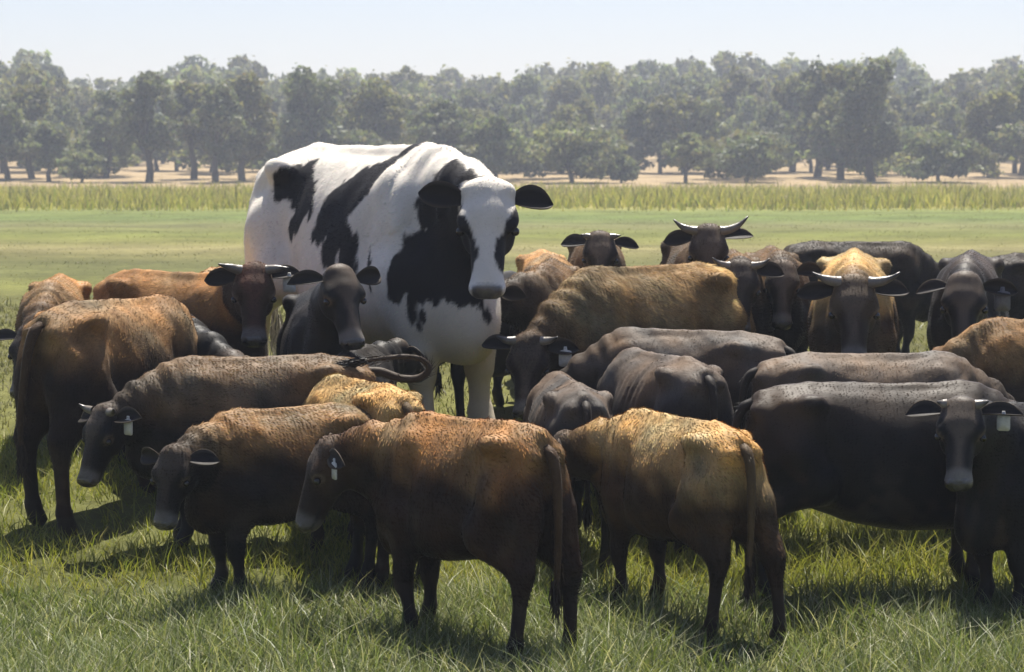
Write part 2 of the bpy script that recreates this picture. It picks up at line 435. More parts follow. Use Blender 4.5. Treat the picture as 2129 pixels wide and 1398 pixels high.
for px, d, h, w, th, seed, c, bushy, lab in TREES:
    tree("bush" if bushy else "gum_tree", px, d, h, w, th, seed, c, lab, GT if not bushy else "bushes along the far edge of the crop",
         nlobe=26 if not bushy else 30, leaf=.40, nleaf=int(1800 + 90 * w * (h - th)), bushy=bushy, cat="bush" if bushy else "tree")

def build_wood():
    """the wood behind: one mass, built as one mesh of trunks and leaf clumps"""
    rs = np.random.RandomState(77)
    T_ = Acc(); L = Acc()
    protos = []
    for i in range(9):
        h = 1.0
        protos.append(tree_parts(200 + i, 10.0, rs.uniform(6.5, 9.0), rs.uniform(.6, 1.9), 26, .74, 1800, (1, 1, 1)))
    # skyline of the photograph: height of the tree tops above the horizon, in photograph pixels
    sx = [0, 40, 100, 150, 250, 330, 395, 430, 500, 560, 620, 700, 760, 840, 900, 960, 1050, 1180, 1280, 1400, 1500, 1570, 1640, 1700, 1760, 1880, 1960, 2060, 2129]
    sy = [130, 92, 100, 155, 150, 152, 112, 150, 112, 150, 160, 128, 135, 130, 152, 145, 152, 135, 120, 118, 100, 130, 120, 150, 118, 115, 150, 120, 118]
    cols = [OLIVE, GREY_G, DARK_G, PALE_G, OLIVE]
    for row, (d0, d1, n, f) in enumerate([(188, 212, 38, .66), (212, 240, 40, .82), (240, 280, 46, .93), (280, 330, 54, 1.0)]):
        for i in range(n):
            d = rs.uniform(d0, d1)
            px = -160 + (i + rs.uniform(.1, .9)) / n * 2450
            x = (px - 1064.5) / FPX * d; z = float(terrain(x, d))
            ztop = CAM_H + (345 - np.interp(px, sx, sy)) / FPX * d * f * rs.uniform(.86, 1.03)
            s = max(.35, (ztop - z) / 10.0)
            tr, (V, Q, C) = protos[rs.randint(9)]
            a = rs.uniform(0, 6.28); ca, sa = math.cos(a), math.sin(a)
            M = np.array([[ca, -sa, 0], [sa, ca, 0], [0, 0, 1]]) * np.array([[s * rs.uniform(.8, 1.1)], [s], [s]])
            o = np.array([x, d, z])
            L.add(V @ M.T + o, None, Q, C * np.array(cols[rs.randint(5)]) * rs.uniform(.8, 1.2))
            tv = np.concatenate(tr.V); T_.add(tv @ M.T + o, np.concatenate(tr.Q), np.concatenate(tr.T), np.array([.10, .085, .07]))
    shrubs = [tree_parts(240 + i, 3.2, 5.2, .05, 16, .42, 900, (1, 1, 1), True) for i in range(4)]
    open_ = [(-200, 120), (225, 430), (1305, 1400), (1625, 1735), (2040, 2110)]
    for i in range(80):
        px = -150 + i * 30 + rs.uniform(-20, 20)
        if any(a < px < b for a, b in open_) and rs.uniform() < .85: continue
        d = rs.uniform(172, 205); x = (px - 1064.5) / FPX * d; z = float(terrain(x, d))
        tr, (V, Q, C) = shrubs[rs.randint(4)]; s = rs.uniform(.8, 1.5); o = np.array([x, d, z])
        L.add(V * np.array([s * 1.2, s, s]) + o, None, Q, C * np.array(cols[rs.randint(5)]) * rs.uniform(.8, 1.1))
    root = link("wood", None, kind="stuff", label="hazy grey green gum wood closing the view behind the field", cat="wood")
    link("foliage", L.mesh("foliage", [M_LEAF], smooth=False), root, kind="stuff")
    link("trunks", T_.mesh("trunks", [M_BARK]), root, kind="stuff")
build_wood()

# ------------------------------------------------------------------ cattle: implicit body -> one continuous mesh
def V3(*a): return np.array(a, float)

class Field:
    def __init__(s, lo, hi, h):
        s.lo = np.array(lo, float); s.h = h
        s.n = np.ceil((np.array(hi) - s.lo) / h).astype(int) + 1
        s.D = np.full(tuple(s.n), .4, np.float32)
        s.ax = [(s.lo[i] + np.arange(s.n[i]) * h).astype(np.float32) for i in range(3)]
    def block(s, lo, hi):
        a = np.clip(np.floor((np.array(lo) - s.lo) / s.h).astype(int), 0, s.n - 1)
        b = np.clip(np.ceil((np.array(hi) - s.lo) / s.h).astype(int) + 1, 1, s.n)
        sl = tuple(slice(a[i], b[i]) for i in range(3))
        X = s.ax[0][sl[0]][:, None, None]; Y = s.ax[1][sl[1]][None, :, None]; Z = s.ax[2][sl[2]][None, None, :]
        return sl, X, Y, Z
    def union(s, sl, d, k):
        a = s.D[sl]
        if a.size == 0: return
        h = np.clip(.5 + .5 * (a - d) / k, 0, 1)
        s.D[sl] = a * (1 - h) + d * h - k * h * (1 - h)
    def cut(s, sl, d, k):
        a = s.D[sl]; d = -d
        if a.size == 0: return
        h = np.clip(.5 - .5 * (a - d) / k, 0, 1)
        s.D[sl] = a * (1 - h) + d * h + k * h * (1 - h)
    def cone(s, a, b, r1, r2, k=.05, squash=None, amt=1.0):
        a = np.asarray(a, float); b = np.asarray(b, float); m = max(r1, r2) + k + .03
        sl, X, Y, Z = s.block(np.minimum(a, b) - m, np.maximum(a, b) + m)
        px, py, pz = X - a[0], Y - a[1], Z - a[2]; ba = b - a; L = ba @ ba + 1e-9
        t = np.clip((px * ba[0] + py * ba[1] + pz * ba[2]) / L, 0, 1)
        qx, qy, qz = px - t * ba[0], py - t * ba[1], pz - t * ba[2]
        if squash is not None:
            u = np.asarray(squash, float); u = u / np.linalg.norm(u)
            dt = (qx * u[0] + qy * u[1] + qz * u[2]) * (amt - 1)
            qx, qy, qz = qx + dt * u[0], qy + dt * u[1], qz + dt * u[2]
        d = np.sqrt(qx * qx + qy * qy + qz * qz) - (r1 + (r2 - r1) * t)
        s.union(sl, d, k)
    def ell(s, c, r, k=.05, M=None, cut=False):
        c = np.asarray(c, float); r = np.asarray(r, float); m = max(r) + k + .03
        sl, X, Y, Z = s.block(c - m, c + m)
        x, y, z = X - c[0], Y - c[1], Z - c[2]
        if M is not None:   # rows of M are the local axes
            x, y, z = (M[i, 0] * x + M[i, 1] * y + M[i, 2] * z for i in range(3))
        k0 = np.sqrt((x / r[0]) ** 2 + (y / r[1]) ** 2 + (z / r[2]) ** 2)
        k1 = np.sqrt((x / r[0] ** 2) ** 2 + (y / r[1] ** 2) ** 2 + (z / r[2] ** 2) ** 2) + 1e-6
        d = k0 * (k0 - 1) / k1
        d = np.where(k0 < 1e-3, -min(r), d)
        (s.cut if cut else s.union)(sl, d, k)
    def surface(s):
        D = s.D; ins = D < 0
        nx, ny, nz = D.shape
        P = np.zeros((nx - 1, ny - 1, nz - 1, 3), np.float32); cnt = np.zeros((nx - 1, ny - 1, nz - 1), np.float32)
        edges = []
        for ax in range(3):
            s0 = [slice(None)] * 3; s1 = [slice(None)] * 3
            s0[ax] = slice(0, -1); s1[ax] = slice(1, None)
            cr = ins[tuple(s0)] != ins[tuple(s1)]
            I = np.argwhere(cr)
            v0 = D[tuple(s0)][cr]; v1 = D[tuple(s1)][cr]
            p = I.astype(np.float32).copy(); p[:, ax] += v0 / (v0 - v1)
            flip = v0 < 0
            o = [i for i in range(3) if i != ax]
            for da in (0, -1):
                for db in (0, -1):
                    J = I.copy(); J[:, o[0]] += da; J[:, o[1]] += db
                    ok = np.all((J >= 0) & (J < np.array(cnt.shape)), axis=1)
                    Jk = J[ok]
                    np.add.at(P, (Jk[:, 0], Jk[:, 1], Jk[:, 2]), p[ok]); np.add.at(cnt, (Jk[:, 0], Jk[:, 1], Jk[:, 2]), 1)
            edges.append((ax, o, I, flip))
        used = cnt > 0
        idx = np.full(cnt.shape, -1, np.int64); idx[used] = np.arange(used.sum())
        V = P[used] / cnt[used][:, None] * s.h + s.lo
        Qs = []
        for ax, o, I, flip in edges:
            ok = (I[:, o[0]] > 0) & (I[:, o[1]] > 0) & (I[:, o[0]] < cnt.shape[o[0]]) & (I[:, o[1]] < cnt.shape[o[1]]) & (I[:, ax] < cnt.shape[ax])
            I = I[ok]; f = flip[ok]
            def at(da, db):
                J = I.copy(); J[:, o[0]] += da; J[:, o[1]] += db
                return idx[J[:, 0], J[:, 1], J[:, 2]]
            q = np.stack([at(-1, -1), at(0, -1), at(0, 0), at(-1, 0)], 1)
            fl = f if ax != 1 else ~f
            q[~fl] = q[~fl][:, ::-1]
            Qs.append(q)
        Q = np.concatenate(Qs)
        # one light smoothing pass
        for _ in range(2):
            e = np.concatenate([Q[:, [0, 1]], Q[:, [1, 2]], Q[:, [2, 3]], Q[:, [3, 0]]])
            c = np.bincount(e[:, 0], minlength=len(V)) + np.bincount(e[:, 1], minlength=len(V))
            S = np.stack([np.bincount(e[:, 0], V[e[:, 1], i], len(V)) + np.bincount(e[:, 1], V[e[:, 0], i], len(V)) for i in range(3)], 1)
            V = V * .5 + .5 * S / np.maximum(c, 1)[:, None]
        return V, Q

PROFILE = np.array([  # x, top, bottom, half width, taper (positive = wider low down)
    (-.80, 1.07, .95, .03, 0), (-.77, 1.145, .80, .12, -.1), (-.68, 1.205, .66, .185, -.2), (-.50, 1.235, .605, .235, -.15),
    (-.33, 1.235, .60, .245, .02), (-.12, 1.22, .555, .285, .18), (.10, 1.21, .525, .295, .22), (.30, 1.22, .525, .27, .2),
    (.44, 1.245, .53, .235, .28), (.58, 1.215, .525, .205, .3), (.70, 1.12, .56, .165, .2), (.78, 1.02, .63, .11, 0), (.83, .90, .74, .03, 0)])

def smooth_interp(x, xp, fp):
    """Catmull-Rom through the profile points"""
    i = np.clip(np.searchsorted(xp, x) - 1, 0, len(xp) - 2)
    m = np.gradient(fp, xp)
    h = xp[i + 1] - xp[i]; t = np.clip((x - xp[i]) / h, 0, 1)
    return ((2 * t ** 3 - 3 * t ** 2 + 1) * fp[i] + (t ** 3 - 2 * t ** 2 + t) * h * m[i] + (-2 * t ** 3 + 3 * t ** 2) * fp[i + 1] + (t ** 3 - t ** 2) * h * m[i + 1])

def wrap(a): return (a + 180) % 360 - 180

GROUP = "cattle of the herd"

def tag_mesh():
    a = Acc()
    w, h, t, cr = .034, .042, .003, .012
    ring = []
    for cx, cz, a0 in ((w - cr, -h + cr, -90), (w - cr, h - cr, 0), (-w * .45, h + .012, 70), (-w + cr, h - cr, 90), (-w + cr, -h + cr, 180)):
        if a0 == 70:
            ring += [(w * .3, h + .002), (w * .22, h + .02), (-w * .22, h + .02), (-w * .3, h + .002)]
            continue
        for s in (0, 45, 90):
            ring.append((cx + cr * math.cos(R(a0 + s)), cz + cr * math.sin(R(a0 + s))))
    n = len(ring)
    V = [(x, -t, z) for x, z in ring] + [(x, t, z) for x, z in ring] + [(0, -t, 0), (0, t, 0)]
    Q = [(i, (i + 1) % n, n + (i + 1) % n, n + i) for i in range(n)]
    T = [((i + 1) % n, i, 2 * n) for i in range(n)] + [(n + i, n + (i + 1) % n, 2 * n + 1) for i in range(n)]
    return np.array(V), np.array(Q), np.array(T)
TAGV, TAGQ, TAGT = tag_mesh()

def ear_shell(base, axis, wid, nrm, L, W, cup=.55):
    """leaf-shaped cupped ear with thickness"""
    nu, nv = 11, 7
    us = np.linspace(0, 1, nu); vs = np.linspace(-1, 1, nv)
    front = []; back = []
    for u in us:
        hw = W * (.30 + .95 * math.sin(math.pi * min(1, u * .93 + .04)) ** .8) * (1 if u < .75 else math.sqrt(max(0.02, 1 - ((u - .75) / .25) ** 2)))
        for v in vs:
            c = base + axis * (L * u) + wid * (hw * v) + nrm * (cup * hw * (v * v) - .06 * L * u * u) - V3(0, 0, 1) * (.10 * L * u * u)
            front.append(c); back.append(c - nrm * (.010 * (1 - .5 * abs(v))))
    V = np.array(front + back); n = nu * nv; Q = []
    for i in range(nu - 1):
        for j in range(nv - 1):
            a = i * nv + j
            Q.append((a, a + 1, a + nv + 1, a + nv)); Q.append((n + a, n + a + nv, n + a + nv + 1, n + a + 1))
    for i in range(nu - 1):
        a = i * nv; Q.append((a, a + nv, n + a + nv, n + a)); a += nv - 1; Q.append((a, n + a, n + a + nv, a + nv))
    for j in range(nv - 1):
        a = (nu - 1) * nv + j; Q.append((a, a + 1, n + a + 1, n + a))
    v = np.tile(np.tile(np.abs(vs), nu), 2); isf = np.concatenate([np.ones(n), np.zeros(n)])
    return V, np.array(Q), v, isf

CATTLE = {}; FURS = []
def cow(label, x, d, heading, scale=1.0, length=1.0, girth=.93, look=None, neck_pitch=8, neck_yaw=None, neck_len=.46, head_pitch=-50, roll=0, head_scale=1.0,
        legs=((0, 0), (0, 0), (0, 0), (0, 0)), coat=None, points=(.012, .011, .010), horns=None, tags=(), tail=(0, 0), vox=.0212, material=None, seed=0,
        painter=None, name="young_steer", muscle=1.0, belly=0.0, ear_len=.215, ear_up=0.0, tail_path=None, face=None, ear_tilt=0.0, hair_col=None, rump_drop=0.0, cat="steer", withers=0.0, eyes=True, deep=0.05, head_wide=1.16, fur=28000, fur_len=.027, fur_lift=1.0, fur_wide=.0042, ribs=0.0, rump=None, lt=1.08, poll_wide=1.0, fur_var=.30, top_from=.80):
    """one animal. x, d: world position of the middle of the trunk; heading: world degrees (0 = right, -90 = to the camera)"""
    rs = np.random.RandomState(seed + 1000)
    vox = vox * (1.22 if d > 16.6 and painter is None else 1.0) / scale
    look = heading if look is None else look
    hy = wrap(look - heading)
    ny = max(-75, min(75, hy * .6)) if neck_yaw is None else neck_yaw
    z0 = float(terrain(x, d))
    ch, sh = math.cos(R(heading)), math.sin(R(heading))
    def to_world(p): return np.array([x + scale * (p[0] * ch - p[1] * sh), d + scale * (p[0] * sh + p[1] * ch), z0 + scale * p[2]])
    lx = length
    # ---- skeleton
    np_, ny_ = R(neck_pitch), R(ny)
    nd = V3(math.cos(np_) * math.cos(ny_), math.cos(np_) * math.sin(ny_), math.sin(np_))
    nb = V3(.52 * lx, 0, 1.03)
    poll = nb + nd * (neck_len + .10)
    hp, hyr = R(head_pitch), R(hy)
    F = V3(math.cos(hp) * math.cos(hyr), math.cos(hp) * math.sin(hyr), math.sin(hp))
    U = V3(-math.sin(hp) * math.cos(hyr), -math.sin(hp) * math.sin(hyr), math.cos(hp))
    Lf = np.cross(U, F)
    if roll:
        cr_, sr_ = math.cos(R(roll)), math.sin(R(roll)); U, Lf = U * cr_ + Lf * sr_, Lf * cr_ - U * sr_
    hs = head_scale
    def hpnt(a, b, c): return poll + hs * (F * a + Lf * b + U * c)
    HM = np.array([F, Lf, U])
    feet = {}
    for i, (bx, by) in enumerate(((.47, .15), (.47, -.15), (-.70, .16), (-.70, -.16))):
        fx, fy = bx * lx + legs[i][0], by * girth ** .5 + legs[i][1]
        w = to_world((fx, fy, 0)); feet[i] = V3(fx, fy, (float(terrain(w[0], w[1])) - z0) / scale)
    tip = hpnt(.6, 0, 0)
    lo = np.minimum(V3(-1.0 * lx, -.46 * girth, -.12), np.minimum(poll, tip) - .26); hi = np.maximum(V3(.95 * lx, .46 * girth, 1.42), np.maximum(poll, tip) + .26)
    f = Field(lo, hi, vox)
    # ---- trunk
    sl, X, Y, Z = f.block((-.95 * lx, -.45 * girth, .25), (.95 * lx, .45 * girth, 1.4))
    xs = (X / lx).ravel(); cx = np.clip(xs, -.80, .83); xp = PROFILE[:, 0]
    top = smooth_interp(cx, xp, PROFILE[:, 1]); bot = smooth_interp(cx, xp, PROFILE[:, 2]); hw = smooth_interp(cx, xp, PROFILE[:, 3]) * girth; tp = smooth_interp(cx, xp, PROFILE[:, 4])
    bot = bot - belly * np.exp(-((cx + .02) / .38) ** 2)
    bot = bot - deep * sstep(-.75, -.2, cx)
    top = top - rump_drop * sstep(-.3, -.8, cx) + withers * np.exp(-((cx - .44) / .13) ** 2)
    zc = ((top + bot) / 2)[:, None, None]; a = np.maximum((top - bot) / 2, .02)[:, None, None]; b = np.maximum(hw, .02)[:, None, None]
    zr = (Z - zc) / a
    bb = b * (1 - tp[:, None, None] * np.clip(zr, -1.2, 1.2))
    q = (np.abs(Y / bb) ** 2.25 + np.abs(zr) ** 2.25) ** (1 / 2.25)
    dd = (q - 1) * np.minimum(a, b) * .9
    if ribs:   # faint ribs slanting back
        rb = np.sin((X / lx + .25 * (Z - .9)) * 78) * ribs * (np.exp(-(((X / lx) + .05) / .2) ** 2) * np.exp(-((Z - .98) / .16) ** 2))
        dd = dd + rb
    dd = np.where(np.abs(xs - cx)[:, None, None] > 0, np.sqrt(np.maximum(dd, 0) ** 2 + ((xs - cx) * lx)[:, None, None] ** 2), dd)
    f.union(sl, dd.astype(np.float32), .04)
    g = girth
    for sgn, fi, hi_ in ((1, 0, 2), (-1, 1, 3)):
        # shoulder blade, upper arm, rump, thigh, hip and pin bones
        f.ell((.47 * lx, sgn * .165 * g, .90), (.13, .085 * g * muscle, .27), .07, np.array([[.94, 0, .34], [0, 1, 0], [-.34, 0, .94]]))
        f.ell((.52 * lx, sgn * .15 * g, .72), (.12, .09 * g * muscle, .14), .06)
        f.ell((-.60 * lx, sgn * .135 * g, .86), (.19, .115 * g * muscle, .27), .08, np.array([[.97, 0, -.2], [0, 1, 0], [.2, 0, .97]]))
        f.ell((-.47 * lx, sgn * .215 * g, 1.150), (.085, .045, .05), .06)
        f.ell((-.765 * lx, sgn * .092 * g, 1.10), (.05, .05, .05), .05)
        f.ell((-.335 * lx, sgn * .315 * g, 1.05), (.10, .09, .13), .07, cut=True); f.ell((-.39 * lx, sgn * .33 * g, .80), (.045, .10, .17), .07, cut=True); f.ell((-.64 * lx, sgn * .30 * g, 1.07), (.10, .09, .06), .08, cut=True)
        f.ell((.295 * lx, sgn * .335 * g, .88), (.04, .085, .24), .07, cut=True); f.ell((.645 * lx, sgn * .235 * g, .98), (.045, .075, .16), .07, cut=True)
        # front leg
        ft = feet[fi]; el = V3(.42 * lx + .25 * (ft[0] - .47 * lx), sgn * .165 * g, .70)
        kn = (el * .45 + ft * .55) + V3(.03, 0, .03); kn[2] = .36 + ft[2] * .5; fl = ft + V3(-.02, 0, .13)
        f.cone(el, kn + V3(0, 0, .07), .11 * lt, .055 * lt, .06); f.cone(kn + V3(.008, 0, .05), kn + V3(.008, 0, -.045), .062 * lt, .054 * lt, .02)
        f.cone(kn, fl, .042 * lt, .036 * lt, .025); f.cone(fl + V3(0, 0, .01), ft + V3(.02, 0, .05), .047 * lt, .044 * lt, .02); f.cone(ft + V3(.02, 0, .055), ft + V3(.04, 0, .03), .052, .046, .015)
        # hind leg
        ft = feet[hi_]; dxh = ft[0] + .70 * lx
        st = V3(-.45 * lx + .3 * dxh, sgn * .185 * g, .68); hk = V3(-.77 * lx + .62 * dxh, sgn * .155 * g + .6 * (ft[1] - sgn * .16 * g), .46 + .4 * ft[2]); fl = ft + V3(-.03, 0, .13)
        f.cone(V3(-.56 * lx, sgn * .15 * g, .85), st, .14 * muscle, .115, .07)
        f.cone(st, hk + V3(.03, 0, .06), .115, .062, .06); f.cone(V3(-.70 * lx + .3 * dxh, sgn * .13 * g, .80), hk, .10, .052, .06)
        f.cone(hk + V3(-.02, 0, .05), hk - V3(-.01, 0, .05), .056 * lt, .046 * lt, .02); f.cone(hk + V3(-.045, 0, .065), hk + V3(-.01, 0, .16), .026, .022, .03)
        f.cone(hk, fl, .044 * lt, .037 * lt, .025); f.cone(fl, ft + V3(.0, 0, .05), .047 * lt, .045 * lt, .02); f.cone(ft + V3(.0, 0, .055), ft + V3(.03, 0, .03), .052, .046, .015)
    f.ell((.70 * lx, 0, .66 - deep * 1.1), (.13, .13 * g, .15), .10)          # brisket
    f.cone((-.12 * lx, 0, .575 - belly), (-.20 * lx, 0, .535 - belly), .035, .02, .04)   # sheath
    f.cone((-.74 * lx, 0, 1.175 - rump_drop), (-.45 * lx, 0, 1.225), .03, .026, .05); f.cone((-.45 * lx, 0, 1.225), (.40 * lx, 0, 1.222), .026, .03, .05)   # spine
    # ---- neck
    side = np.cross(nd, V3(0, 0, 1)); side /= np.linalg.norm(side) + 1e-9
    thr = hpnt(.10, 0, -.11)
    mid = nb * .5 + poll * .5
    f.cone(V3(.46 * lx, 0, 1.02), mid + V3(0, 0, .0), .19, .135, .08, side, 1.25)
    f.cone(mid, hpnt(.03, 0, -.02), .135, .088, .07, side, 1.15)
    f.cone(V3(.62 * lx, 0, .82), mid * .5 + thr * .5 - V3(0, 0, .05), .165, .115, .09, side, 1.25)
    f.cone(mid * .5 + thr * .5 - V3(0, 0, .04), thr, .115, .075, .07, side, 1.15)
    # ---- head
    HW = head_wide
    def he(c, r, k, cut=False): f.ell(hpnt(c[0], c[1] * HW, c[2]), np.array([r[0], r[1] * HW, r[2]]) * hs, k * hs, HM, cut)
    he((.09, 0, -.015), (.14, .110, .095), .04)
    he((0, 0, .025), (.05, .078 * poll_wide, .05), .04)
    f.cone(hpnt(.12, 0, -.005), hpnt(.40, 0, -.03), .082 * hs, .060 * hs, .035 * hs, Lf, 1 / HW)
    f.cone(hpnt(.10, 0, -.105), hpnt(.38, 0, -.09), .072 * hs, .040 * hs, .04 * hs, Lf, 1 / HW)
    for sg in (1, -1):
        he((.15, sg * .092, .016), (.06, .030, .038), .03)
        he((.15, sg * .062, -.085), (.11, .045, .075), .03)
        he((.465, sg * .034, -.03), (.036, .032, .036), .02)
    he((.445, 0, -.045), (.055, .070, .058), .03)
    he((.41, 0, -.098), (.06, .048, .032), .02)
    for sg in (1, -1):
        he((.193, sg * .124, .000), (.030, .018, .018), .015, True)
        he((.505, sg * .045, -.022), (.018, .016, .015), .012, True)
        he((.27, sg * .105, -.02), (.08, .028, .04), .03, True)
    V, Q = f.surface()
    # uneven flesh and loose skin: low relief over the whole animal, folds across the neck
    nz = Noise(seed + 7)
    fn_ = np.cross(V[Q[:, 2]] - V[Q[:, 0]], V[Q[:, 3]] - V[Q[:, 1]])
    VN = np.zeros_like(V)
    for c_ in range(4):
        for k_ in range(3): VN[:, k_] += np.bincount(Q[:, c_], fn_[:, k_], len(V))
    VN /= np.linalg.norm(VN, axis=1)[:, None] + 1e-12
    tn = (V - nb) @ nd / (neck_len + .1)
    onneck = sstep(-.25, .05, tn) * sstep(1.0, .75, tn) * (V[:, 0] > .45 * lx)
    rel = .0045 * nz(V, 3.6) + .003 * nz(V * np.array([1, 1, .45]) + 4, 9.0) + .0075 * onneck * np.sin(tn * 26 + 1.6 * nz(V, 3.0))
    rel *= sstep(.30, .55, V[:, 2]) * np.where(((V - poll) @ F) / hs > .03, .3, 1.0)
    V = V + VN * rel[:, None]
    # ---- colours
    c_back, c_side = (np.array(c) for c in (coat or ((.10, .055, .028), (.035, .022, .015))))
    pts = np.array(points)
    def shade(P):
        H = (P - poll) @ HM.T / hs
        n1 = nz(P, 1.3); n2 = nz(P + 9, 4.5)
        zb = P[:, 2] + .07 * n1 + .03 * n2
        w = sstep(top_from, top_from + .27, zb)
        C = c_side[None] * (1 - w[:, None]) + c_back[None] * w[:, None]  # darker flank hair, split placed to paint in sunlit top and shaded side
        if rump is not None:
            rw = sstep(-.38 * lx, -.55 * lx, P[:, 0] + .05 * n1) * sstep(.86, 1.0, zb)
            C = C * (1 - rw[:, None]) + np.array(rump)[None] * rw[:, None]
        leg = sstep(.66, .40, P[:, 2] + .04 * n2)
        nk = sstep(.62 * lx, .95 * lx, P[:, 0] + .05 * n1) * .75
        inhead = sstep(-.12, .02, H[:, 0]) * (np.abs(H[:, 1]) < .2) * (np.abs(H[:, 2]) < .28) * (H[:, 0] < .65)
        dk = np.maximum(np.maximum(leg, nk), inhead * .85)
        C = C * (1 - dk[:, None]) + pts[None] * dk[:, None]
        face_ = face if face is not None else (.080, .060, .045)
        if True:   # paler or redder forehead and bridge
            fwid = np.interp(H[:, 0], [0, .10, .16, .21, .28, .38, .44], [.085, .080, .060, .030, .024, .030, .055]) * HW
            fw = inhead * sstep(.018, -.018, np.abs(H[:, 1]) - fwid + .015 * n2) * sstep(-.04, .02, H[:, 2]) * sstep(.47, .43, H[:, 0]) * (.75 + .25 * n1)
            fw = np.clip(fw, 0, 1)
            C = C * (1 - fw[:, None]) + np.array(face_)[None] * fw[:, None]
        nose = inhead * sstep(.455, .475, H[:, 0]) * sstep(-.085, -.06, H[:, 2])
        ring = inhead * sstep(.37, .42, H[:, 0]) * (1 - nose)
        C = C * (1 - .6 * ring[:, None]) + np.array([.19, .175, .155]) * .6 * ring[:, None]
        C = C * (1 - nose[:, None]) + np.array([.035, .032, .032]) * nose[:, None]
        C = C * (1 + .22 * n2[:, None] + .22 * nz(P + 30, 2.3)[:, None])
        de = np.sqrt((H[:, 0] - .193) ** 2 + (np.abs(H[:, 1]) - .113 * HW) ** 2 + (H[:, 2]) ** 2)
        lid = inhead * sstep(.052, .036, de) * sstep(.018, .03, de)
        C = C * (1 - .7 * lid[:, None]) + np.array([.15, .115, .085]) * .7 * lid[:, None]
        ns_ = inhead * sstep(.03, .018, np.sqrt((H[:, 0] - .50) ** 2 + (np.abs(H[:, 1]) - .045 * HW) ** 2 + (H[:, 2] + .022) ** 2))
        C = C * (1 - ns_[:, None]) + .003 * ns_[:, None]
        mo = inhead * (H[:, 0] > .33) * sstep(.012, .004, np.abs(H[:, 2] + .082))
        C = C * (1 - .8 * mo[:, None]) + .004 * mo[:, None]
        mud = np.clip(sstep(.15, .8, nz(P + 80, 3.2) + .5 * nz(P + 90, 8.0)) * sstep(.95, .6, P[:, 2]), 0, 1)[:, None] * .30 * (1 - inhead)[:, None]
        C = C * (1 - mud) + np.array([.085, .062, .042]) * mud
        hv = (.55 * nz(P + 55, 1.7) + .3 * nz(P + 15, 5.0))[:, None]
        C = C * (1 + hv * np.array([.38, .12, -.22]) * (1 - inhead * .8)[:, None])
        hoof = P[:, 2] < .065
        C[hoof] = (.03, .025, .02)
        return np.clip(C, .004, .85), H
    A = Acc()
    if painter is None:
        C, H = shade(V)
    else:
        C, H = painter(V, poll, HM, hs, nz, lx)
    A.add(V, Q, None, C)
    # ---- ears (same mesh as the body)
    earpos = {}
    for sg in (1, -1):
        ax = F * (-.12 + rs.uniform(-.22, .12)) + Lf * sg + U * (-.12 + ear_up + rs.uniform(-.22, .12)); ax /= np.linalg.norm(ax); el_ = ear_len * rs.uniform(.88, 1.08)
        wd = F * 1.0 + U * (ear_tilt + rs.uniform(-.45, .45)); wd -= ax * (wd @ ax); wd /= np.linalg.norm(wd)
        nr = np.cross(ax, wd) * -sg
        if nr @ U < 0: nr = -nr
        bs = hpnt(.035, sg * .095 * HW, -.005)
        EV, EQ, ev, isf = ear_shell(bs, ax, wd, nr, el_ * hs, .047 * hs * rs.uniform(.88, 1.12), rs.uniform(.4, .8))
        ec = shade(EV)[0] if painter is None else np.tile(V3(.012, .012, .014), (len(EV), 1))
        inner = np.clip(isf * sstep(.95, .5, ev), 0, 1)[:, None]
        base_e = np.tile(pts, (len(EV), 1)) * 1.2
        rim = sstep(.8, 1.0, ev)[:, None] * .6
        ec = base_e * (1 - rim) + np.array([.10, .075, .05]) * rim
        ec = ec * (1 - inner) + np.array([.014, .011, .010]) * inner
        if sg * 1 < 0: EQ = EQ[:, ::-1]
        A.add(EV, EQ, None, ec)
        earpos[sg] = (bs + ax * ear_len * hs * .55 - V3(0, 0, .10 * ear_len * .3) - wd * 0 , ax, wd, nr)
    # ---- tail (same mesh as the body)
    ts, tb = tail
    tpth = tail_path or [(-.77, 0, 1.135), (-.83, .1 * ts, 1.10), (-.865, .3 * ts, .98), (-.87 - tb * .3, .6 * ts, .80), (-.865 - tb * .7, .9 * ts, .62), (-.85 - tb, ts, .46)]
    tpth = np.array(tpth, float); tpth[:, 0] *= lx
    tt = np.linspace(0, len(tpth) - 1, 29); P = np.stack([smooth_interp(tt, np.arange(len(tpth), dtype=float), tpth[:, i]) for i in range(3)], 1)
    TV, TQ, TT = tube(P, np.linspace(.036, .015, 29) if tail_path is None else np.linspace(.034, .012, 29), 8)
    tcol = (c_back * (.18 if tail_path is None else .3) + pts * .8) if painter is None else V3(.6, .58, .55)
    A.add(TV, TQ, TT, tcol)
    body = A.mesh("body", [material or M_COAT, M_NOSE])
    Hn = (V[Q].mean(1) - poll) @ HM.T / hs
    pad = (Hn[:, 0] > .452) & (Hn[:, 2] > -.085) & (np.abs(Hn[:, 1]) < .08) & (Hn[:, 0] < .58)
    mi_ = np.zeros(len(body.polygons), np.int32); mi_[:len(Q)][pad] = 1
    body.polygons.foreach_set("material_index", mi_)
    # ---- coat hair: flat-lying strands along the lie of the coat
    if fur:
        a0, b0_, c0 = V[Q[:, 0]], V[Q[:, 1]], V[Q[:, 2]]
        fn = np.cross(V[Q[:, 2]] - V[Q[:, 0]], V[Q[:, 3]] - V[Q[:, 1]]); ar = np.linalg.norm(fn, axis=1); fn /= ar[:, None] + 1e-12
        cen = V[Q].mean(1); hh = (cen - poll) @ HM.T / hs
        onhead = (hh[:, 0] > .02) & (hh[:, 0] < .6) & (np.abs(hh[:, 1]) < .18) & (np.abs(hh[:, 2]) < .2)
        ar = ar * (cen[:, 2] > .34) * np.where(onhead, np.where(hh[:, 0] < .38, 1.0, 0.0), 1.0)
